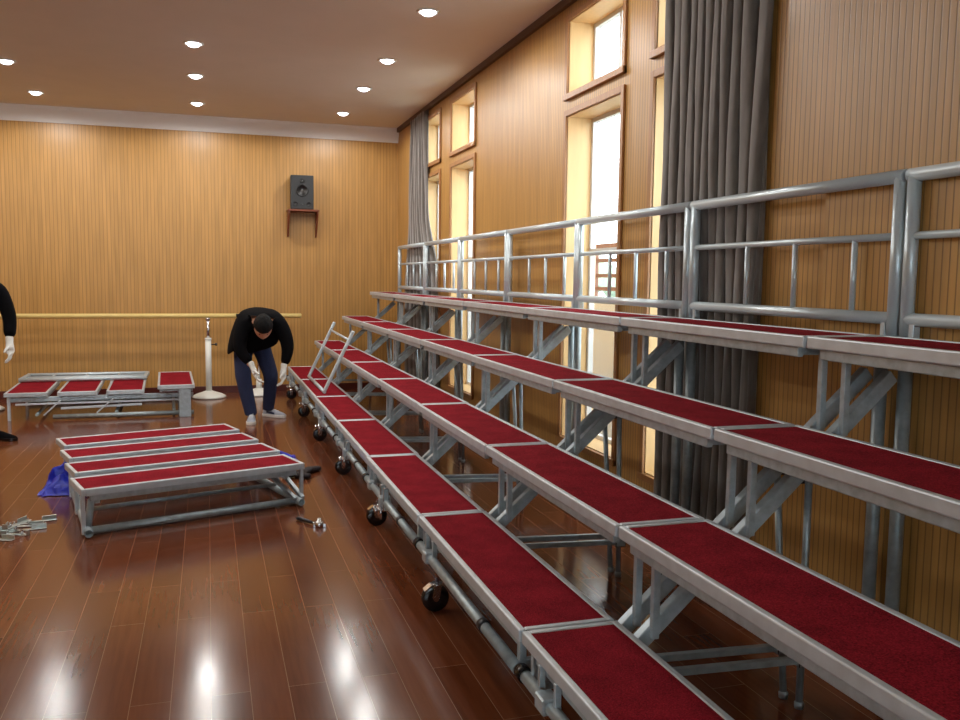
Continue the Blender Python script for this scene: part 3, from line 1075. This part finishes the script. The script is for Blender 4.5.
# ------------------------------------------------------------------ PEOPLE
def hand(name, palm, tip_dir, side_dir, nrm, mt, parent, curl=.5, sc_=1.0):
    """five-finger gloved hand; palm = wrist end position"""
    P = Vector(palm); T = Vector(tip_dir).normalized(); S = Vector(side_dir); S = (S - T * S.dot(T)).normalized(); Nn = T.cross(S)
    if Nn.dot(Vector(nrm)) < 0: Nn = -Nn
    g = {}; e = []
    g['w'] = (tuple(P), (.030 * sc_, .024 * sc_))
    g['c'] = (tuple(P - T * .075), (.036 * sc_, .032 * sc_))
    g['p'] = (tuple(P + T * .045 * sc_), (.040 * sc_, .020 * sc_))
    g['k'] = (tuple(P + T * .082 * sc_), (.038 * sc_, .016 * sc_))
    e += [('p', 'w'), ('w', 'c'), ('p', 'k')]
    for i, (off, ln) in enumerate(((-.033, .060), (-.011, .075), (.011, .078), (.033, .068))):
        b = P + T * .098 * sc_ + S * off * sc_
        d1 = (T * math.cos(curl * .6) + Nn * math.sin(curl * .6))
        d2 = (T * math.cos(curl * 1.9) + Nn * math.sin(curl * 1.9))
        q = b + d1 * ln * .5 * sc_
        q2 = q + d2 * ln * .55 * sc_
        g['a%d' % i] = (tuple(b), .0105 * sc_)
        g['b%d' % i] = (tuple(q), .0100 * sc_)
        g['d%d' % i] = (tuple(q2), .0088 * sc_)
        e += [('k', 'a%d' % i), ('a%d' % i, 'b%d' % i), ('b%d' % i, 'd%d' % i)]
    t0 = P + T * .035 * sc_ + S * .036 * sc_ + Nn * .010
    t1 = t0 + (T * .6 + S * .7 + Nn * .3).normalized() * .034 * sc_
    t2 = t1 + (T * .85 + S * .2 + Nn * .4).normalized() * .030 * sc_
    g['t0'] = (tuple(t0), .0135 * sc_); g['t1'] = (tuple(t1), .0115 * sc_); g['t2'] = (tuple(t2), .0095 * sc_)
    e += [('p', 't0'), ('t0', 't1'), ('t1', 't2')]
    return skin(name, mt, (g, e), parent, 2, 'p')

def shoe(parent, heel, toe, mt, solem, panel=None):
    heel, toe = Vector(heel), Vector(toe)
    d = (toe - heel); Ls = d.length; d.normalize(); s = Vector((-d.y, d.x, 0))
    def at(u, w, z): return heel + d * (u * Ls) + s * w + Vector((0, 0, z))
    prof = [(0, .026), (.06, .035), (.25, .036), (.5, .038), (.72, .047), (.88, .043), (.97, .028), (1.0, .010)]
    mb = MB()
    rings = []
    for zz, grow in ((0.0, 0.0), (.004, .002), (.026, .003), (.030, -.001)):
        rings.append([mb.bm.verts.new(at(u, w + grow, zz)) for u, w in prof] + [mb.bm.verts.new(at(u, -(w + grow), zz)) for u, w in reversed(prof)])
    n = len(rings[0])
    for a, b in zip(rings, rings[1:]):
        for i in range(n):
            mb.bm.faces.new((a[i], a[(i + 1) % n], b[(i + 1) % n], b[i]))
    mb.bm.faces.new(rings[0][::-1]); mb.bm.faces.new(rings[-1])
    so = mb.build('shoe', solem, parent)
    top = [(0, .095), (.10, .10), (.30, .10), (.45, .082), (.62, .062), (.80, .050), (.92, .042), (1.0, .032)]
    mb = MB()
    rings = []
    for (u, w), (_, zt) in zip(prof, top):
        w = max(w - .003, .006)
        row = []
        uu = .02 + u * .96
        for k in range(9):
            a = math.pi * k / 8
            row.append(mb.bm.verts.new(at(uu, w * math.cos(a) * (1 if k in (0, 8) else .98), .026 + (zt - .026) * math.sin(a) ** .8)))
        rings.append(row)
    for a, b in zip(rings, rings[1:]):
        for k in range(8):
            f = mb.bm.faces.new((a[k], a[k + 1], b[k + 1], b[k])); f.smooth = True
    mb.bm.faces.new(rings[0]); mb.bm.faces.new(rings[-1][::-1])
    mb.build('upper', mt, so)
    if panel:
        mb = MB()
        for u in (.42, .52, .62):
            mb.bar(at(u, -.022, .088 - (u - .42) * .10), at(u, .022, .088 - (u - .42) * .10), .010, .006, tuple(d))
        mb.build('laces', solem, so)
        mb = MB()
        for sd in (-1, 1):
            mb.bar(at(.22, sd * .036, .055), at(.60, sd * .040, .042), .004, .022, tuple(s))
        mb.build('side_panel', panel, so)
    return so

def head_mesh(parent, center, fdir, updir, body_mt, hair_mt, size=1.0, glasses=False):
    """returns list; head as displaced sphere with nose, brow, ears, mouth"""
    Fd = Vector(fdir).normalized(); U = Vector(updir); U = (U - Fd * U.dot(Fd)).normalized(); Sd = Fd.cross(U)
    c = Vector(center)
    def w(x, y, z): return c + (Sd * x + Fd * y + U * z) * size       # x side, y face, z up
    bm = bmesh.new()
    bmesh.ops.create_uvsphere(bm, u_segments=32, v_segments=24, radius=1)
    for v in bm.verts:
        x, y, z = v.co
        X, Y, Z = x * .076, y * .098, z * .118
        if z < 0:
            X *= 1 - .30 * (-z) ** 1.5
            if y < 0: Y *= 1 - .45 * (-z)
            else: Y *= 1 - .08 * (-z)
        g = lambda a, b, s: math.exp(-(((X - a) / s) ** 2 + ((Z - b) / s) ** 2))
        if y > .2:
            Y += .024 * g(0, -.022, .012) + .012 * g(0, -.005, .012)          # nose
            Y -= .010 * (g(.03, .008, .014) + g(-.03, .008, .014))            # eye sockets
            Y += .005 * (g(.03, .026, .014) + g(-.03, .026, .014))            # brows
            Y += .006 * g(0, -.056, .014) + .007 * g(0, -.092, .018)          # lips, chin
        v.co = w(X, Y, Z)
    for f in bm.faces: f.smooth = True
    mb = MB(); mb.bm.free(); mb.bm = bm
    h = mb.build('head', body_mt, parent)
    for s in (-1, 1):
        mb = MB()
        mb.lathe([(.006, -.004), (.020, 0), (.022, .006), (.014, .010), (.004, .006)], w(s * .074, -.006, -.004), Sd * s, 16)
        mb.build('ear', body_mt, h)
        mb = MB()
        bmesh.ops.create_uvsphere(mb.bm, u_segments=12, v_segments=8, radius=.010, matrix=Matrix.Translation(w(s * .030, .078, .007)))
        mb.build('eye', M['cone'], h)
    bm = bmesh.new()
    bmesh.ops.create_uvsphere(bm, u_segments=40, v_segments=28, radius=1)
    kill = []
    for v in bm.verts:
        x, y, z = v.co
        lim = .35 if y > .25 else (-.05 if y > -.25 else -.55)
        n = mnoise.noise(Vector((x * 6, y * 6, z * 6)))
        v.co = w(x * (.085 + .005 * n), y * (.108 + .005 * n), z * (.130 + .006 * n))
        if z < lim - .02: kill.append(v)
    bmesh.ops.delete(bm, geom=kill, context='VERTS')
    for f in bm.faces: f.smooth = True
    mb = MB(); mb.bm.free(); mb.bm = bm
    hr = mb.build('hair', hair_mt, parent)
    md = hr.modifiers.new('t', 'SOLIDIFY'); md.thickness = .012; md.offset = -1
    return h

# --- the man bending over the far end of the steps
man = empty('person', (.465, 9.20, 0), 0, 'person in black jacket, jeans and white gloves bending forward beside the steps', 'person')
OFF = Vector((-.50, -9.20, 0))
def sh_(d): return {k_: (tuple(Vector(p) + OFF), r_) for k_, (p, r_) in d.items()}
J = dict(pel=(.46, 9.40, .86), sp1=(.49, 9.34, .98), sp2=(.52, 9.20, 1.06), ch=(.545, 9.04, 1.07), nk=(.55, 8.92, 1.04), nk2=(.548, 8.86, 1.025),
         sl=(.385, 8.99, 1.03), el=(.335, 8.92, .77), wl=(.435, 8.86, .60), sr=(.715, 8.99, 1.03), er=(.80, 8.95, .77), wr=(.755, 8.92, .56),
         hl=(.375, 9.37, .83), kl=(.365, 9.12, .47), al=(.44, 9.12, .09), hr=(.55, 9.40, .83), kr=(.655, 9.27, .46), ar=(.63, 9.42, .09))
body = dict(pel=(J['pel'], (.12, .09)), sp1=(J['sp1'], (.11, .085)), sp2=(J['sp2'], (.12, .09)), ch=(J['ch'], (.13, .095)), nk=(J['nk'], .055), nk2=(J['nk2'], .05),
            sl=(J['sl'], .05), el=(J['el'], .038), wl=(J['wl'], .028), sr=(J['sr'], .05), er=(J['er'], .038), wr=(J['wr'], .028),
            hl=(J['hl'], .078), kl=(J['kl'], .052), al=(J['al'], .036), hr=(J['hr'], .078), kr=(J['kr'], .052), ar=(J['ar'], .036))
be = [('pel', 'sp1'), ('sp1', 'sp2'), ('sp2', 'ch'), ('ch', 'nk'), ('nk', 'nk2'), ('ch', 'sl'), ('sl', 'el'), ('el', 'wl'), ('ch', 'sr'), ('sr', 'er'), ('er', 'wr'),
      ('pel', 'hl'), ('hl', 'kl'), ('kl', 'al'), ('pel', 'hr'), ('hr', 'kr'), ('kr', 'ar')]
bo = skin('body', M['skin'], (sh_(body), be), man, 2, 'pel')
head_mesh(man, Vector((.550, 8.80, .995)) + OFF, (0, -.62, -.78), (0, -.78, .62), M['skin'], M['hair'], 1.14)
jk = dict(hem=((.465, 9.44, .80), (.165, .135)), pel=((.475, 9.40, .90), (.165, .135)), sp1=((.495, 9.32, 1.00), (.17, .13)), sp2=((.52, 9.19, 1.075), (.19, .14)), ch=((.545, 9.05, 1.08), (.20, .135)), nk=((.55, 8.95, 1.05), (.10, .085)),
          sl=((.375, 9.0, 1.03), .085), ul=((.340, 8.96, .90), .082), el=((.322, 8.92, .77), .068), wl=((.425, 8.865, .625), .044),
          sr=((.73, 9.0, 1.03), .085), ur=((.780, 8.97, .90), .082), er=((.808, 8.95, .77), .068), wr=((.765, 8.925, .60), .046))
je = [('hem', 'pel'), ('pel', 'sp1'), ('sp1', 'sp2'), ('sp2', 'ch'), ('ch', 'nk'), ('ch', 'sl'), ('sl', 'ul'), ('ul', 'el'), ('el', 'wl'), ('ch', 'sr'), ('sr', 'ur'), ('ur', 'er'), ('er', 'wr')]
jo = skin('jacket', M['blackcloth'], (sh_(jk), je), man, 2, 'pel')
# open jacket front flap hanging from the belly on both sides
def flap(pts, th, mt, parent, name='jacket_flap'):
    mb = MB()
    g = [[mb.bm.verts.new(Vector(p) + OFF) for p in row] for row in pts]
    for a, b in zip(g, g[1:]):
        for i in range(len(a) - 1):
            f = mb.bm.faces.new((a[i], a[i + 1], b[i + 1], b[i])); f.smooth = True
    o_ = mb.build(name, mt, parent)
    s1 = o_.modifiers.new('s', 'SOLIDIFY'); s1.thickness = th
    s2 = o_.modifiers.new('u', 'SUBSURF'); s2.levels = 1; s2.render_levels = 1
    return o_
flap([[(.34, 9.02, 1.10), (.30, 9.16, 1.10), (.31, 9.34, 1.02)], [(.30, 9.0, .95), (.245, 9.16, .93), (.25, 9.36, .90)], [(.29, 8.99, .84), (.22, 9.16, .78), (.215, 9.38, .76)], [(.30, 9.0, .76), (.205, 9.16, .68), (.215, 9.38, .69)]], .02, M['blackcloth'], jo)
flap([[(.70, 9.02, 1.10), (.76, 9.14, 1.08), (.70, 9.34, 1.0)], [(.77, 9.04, .95), (.80, 9.16, .93), (.73, 9.36, .90)], [(.79, 9.04, .86), (.815, 9.16, .82), (.74, 9.38, .80)]], .02, M['blackcloth'], jo)
flap([[(.33, 9.00, 1.02), (.45, 8.97, 1.02), (.58, 8.97, 1.02), (.72, 9.00, 1.02)], [(.29, 9.06, .92), (.43, 9.03, .90), (.57, 9.03, .90), (.73, 9.06, .92)], [(.26, 9.10, .82), (.40, 9.08, .79), (.56, 9.09, .80), (.73, 9.12, .84)], [(.24, 9.13, .72), (.36, 9.10, .70), (.52, 9.12, .73), (.70, 9.16, .78)]], .018, M['blackcloth'], jo)
M['blackcloth'].node_tree.nodes['Principled BSDF'].inputs['Specular IOR Level'].default_value = 0.15
M['hair'].node_tree.nodes['Principled BSDF'].inputs['Specular IOR Level'].default_value = 0.2
tr = dict(pel=((.465, 9.40, .85), (.14, .115)), hl=((.385, 9.36, .80), .112), tl=((.37, 9.24, .62), .095), kl=((.365, 9.13, .47), .083), cl=((.40, 9.13, .28), .074), al=((.438, 9.12, .10), .066), fl=((.44, 9.12, .06), .066),
          hr=((.55, 9.39, .80), .112), tr=((.605, 9.33, .62), .095), kr=((.655, 9.27, .46), .083), cr=((.645, 9.35, .28), .074), ar=((.632, 9.42, .10), .066), fr=((.63, 9.42, .065), .066))
te = [('pel', 'hl'), ('hl', 'tl'), ('tl', 'kl'), ('kl', 'cl'), ('cl', 'al'), ('al', 'fl'), ('pel', 'hr'), ('hr', 'tr'), ('tr', 'kr'), ('kr', 'cr'), ('cr', 'ar'), ('ar', 'fr')]
skin('jeans', M['denim'], (sh_(tr), te), man, 2, 'pel')
shoe(man, Vector((.452, 9.185, .001)) + OFF, Vector((.425, 8.905, .001)) + OFF, M['shoe'], M['sole'], M['navy'])
shoe(man, Vector((.585, 9.475, .001)) + OFF, Vector((.80, 9.30, .001)) + OFF, M['shoe'], M['sole'], M['navy'])
hand('glove', Vector((.45, 8.855, .585)) + OFF, (.35, -.15, -1), (0, -1, 0), (1, 0, 0), M['glove'], man, .55, 1.1)
hand('glove', Vector((.755, 8.92, .555)) + OFF, (-.10, -.1, -1), (0, -1, 0), (-1, 0, 0), M['glove'], man, .6, 1.1)

# --- the standing person at the left edge (only arm, glove and shoe are in the frame)
OFF = Vector((1.92, -8.62, 0))
p2 = empty('person', (-2.0, 8.62, 0), 0, 'standing person in black jacket with one white glove, cut off by left edge', 'person')
def S2(d): return sh_(d)
b2 = dict(pel=((-1.92, 8.62, .92), (.13, .095)), sp=((-1.92, 8.63, 1.10), (.12, .09)), ch=((-1.92, 8.63, 1.30), (.14, .10)), nk=((-1.92, 8.62, 1.46), .055), nk2=((-1.92, 8.60, 1.53), .052),
          sl=((-2.09, 8.63, 1.38), .055), el=((-2.17, 8.62, 1.10), .04), wl=((-2.15, 8.54, .86), .028), sr=((-1.70, 8.63, 1.38), .055), er=((-1.605, 8.62, 1.10), .04), wr=((-1.605, 8.56, .87), .028),
          hl=((-2.01, 8.62, .88), .085), kl=((-2.02, 8.60, .48), .055), al=((-2.02, 8.64, .09), .038), hr=((-1.83, 8.62, .88), .085), kr=((-1.81, 8.59, .48), .055), ar=((-1.79, 8.64, .09), .038))
e2 = [('pel', 'sp'), ('sp', 'ch'), ('ch', 'nk'), ('nk', 'nk2'), ('ch', 'sl'), ('sl', 'el'), ('el', 'wl'), ('ch', 'sr'), ('sr', 'er'), ('er', 'wr'), ('pel', 'hl'), ('hl', 'kl'), ('kl', 'al'), ('pel', 'hr'), ('hr', 'kr'), ('kr', 'ar')]
skin('body', M['skin'], (S2(b2), e2), p2, 2, 'pel')
head_mesh(p2, Vector((-1.92, 8.60, 1.635)) + OFF, (0, -1, -.15), (0, -.1, 1), M['skin'], M['hair'])
j2 = dict(hem=((-1.92, 8.62, .86), (.165, .12)), pel=((-1.92, 8.62, .96), (.155, .115)), sp=((-1.92, 8.63, 1.12), (.155, .115)), ch=((-1.92, 8.63, 1.31), (.175, .12)), nk=((-1.92, 8.62, 1.45), (.08, .075)),
          sl=((-2.095, 8.63, 1.37), .08), el=((-2.17, 8.62, 1.10), .062), wl=((-2.15, 8.55, .90), .048), sr=((-1.68, 8.63, 1.37), .08), er=((-1.605, 8.62, 1.10), .062), wr=((-1.605, 8.57, .92), .052))
je2 = [('hem', 'pel'), ('pel', 'sp'), ('sp', 'ch'), ('ch', 'nk'), ('ch', 'sl'), ('sl', 'el'), ('el', 'wl'), ('ch', 'sr'), ('sr', 'er'), ('er', 'wr')]
skin('jacket', M['blackcloth'], (S2(j2), je2), p2, 2, 'pel')
t2 = dict(pel=((-1.92, 8.62, .88), (.14, .11)), hl=((-2.01, 8.62, .82), .10), kl=((-2.02, 8.60, .48), .075), al=((-2.02, 8.64, .08), .06), hr=((-1.83, 8.62, .82), .10), kr=((-1.81, 8.59, .48), .075), ar=((-1.79, 8.64, .08), .06))
te2 = [('pel', 'hl'), ('hl', 'kl'), ('kl', 'al'), ('pel', 'hr'), ('hr', 'kr'), ('kr', 'ar')]
skin('trousers', M['darktrouser'], (S2(t2), te2), p2, 2, 'pel')
shoe(p2, Vector((-1.83, 8.67, .001)) + OFF, Vector((-1.575, 8.54, .001)) + OFF, M['blackcloth'], M['blackrub'])
shoe(p2, Vector((-2.02, 8.72, .001)) + OFF, Vector((-2.04, 8.44, .001)) + OFF, M['blackcloth'], M['blackrub'])
hand('glove', Vector((-1.605, 8.56, .875)) + OFF, (.05, -.15, -1), (0, -1, 0), (-1, 0, 0), M['glove'], p2, .45, 1.05)
hand('glove', Vector((-2.15, 8.54, .86)) + OFF, (-.05, -.15, -1), (0, -1, 0), (1, 0, 0), M['glove'], p2, .45, 1.05)
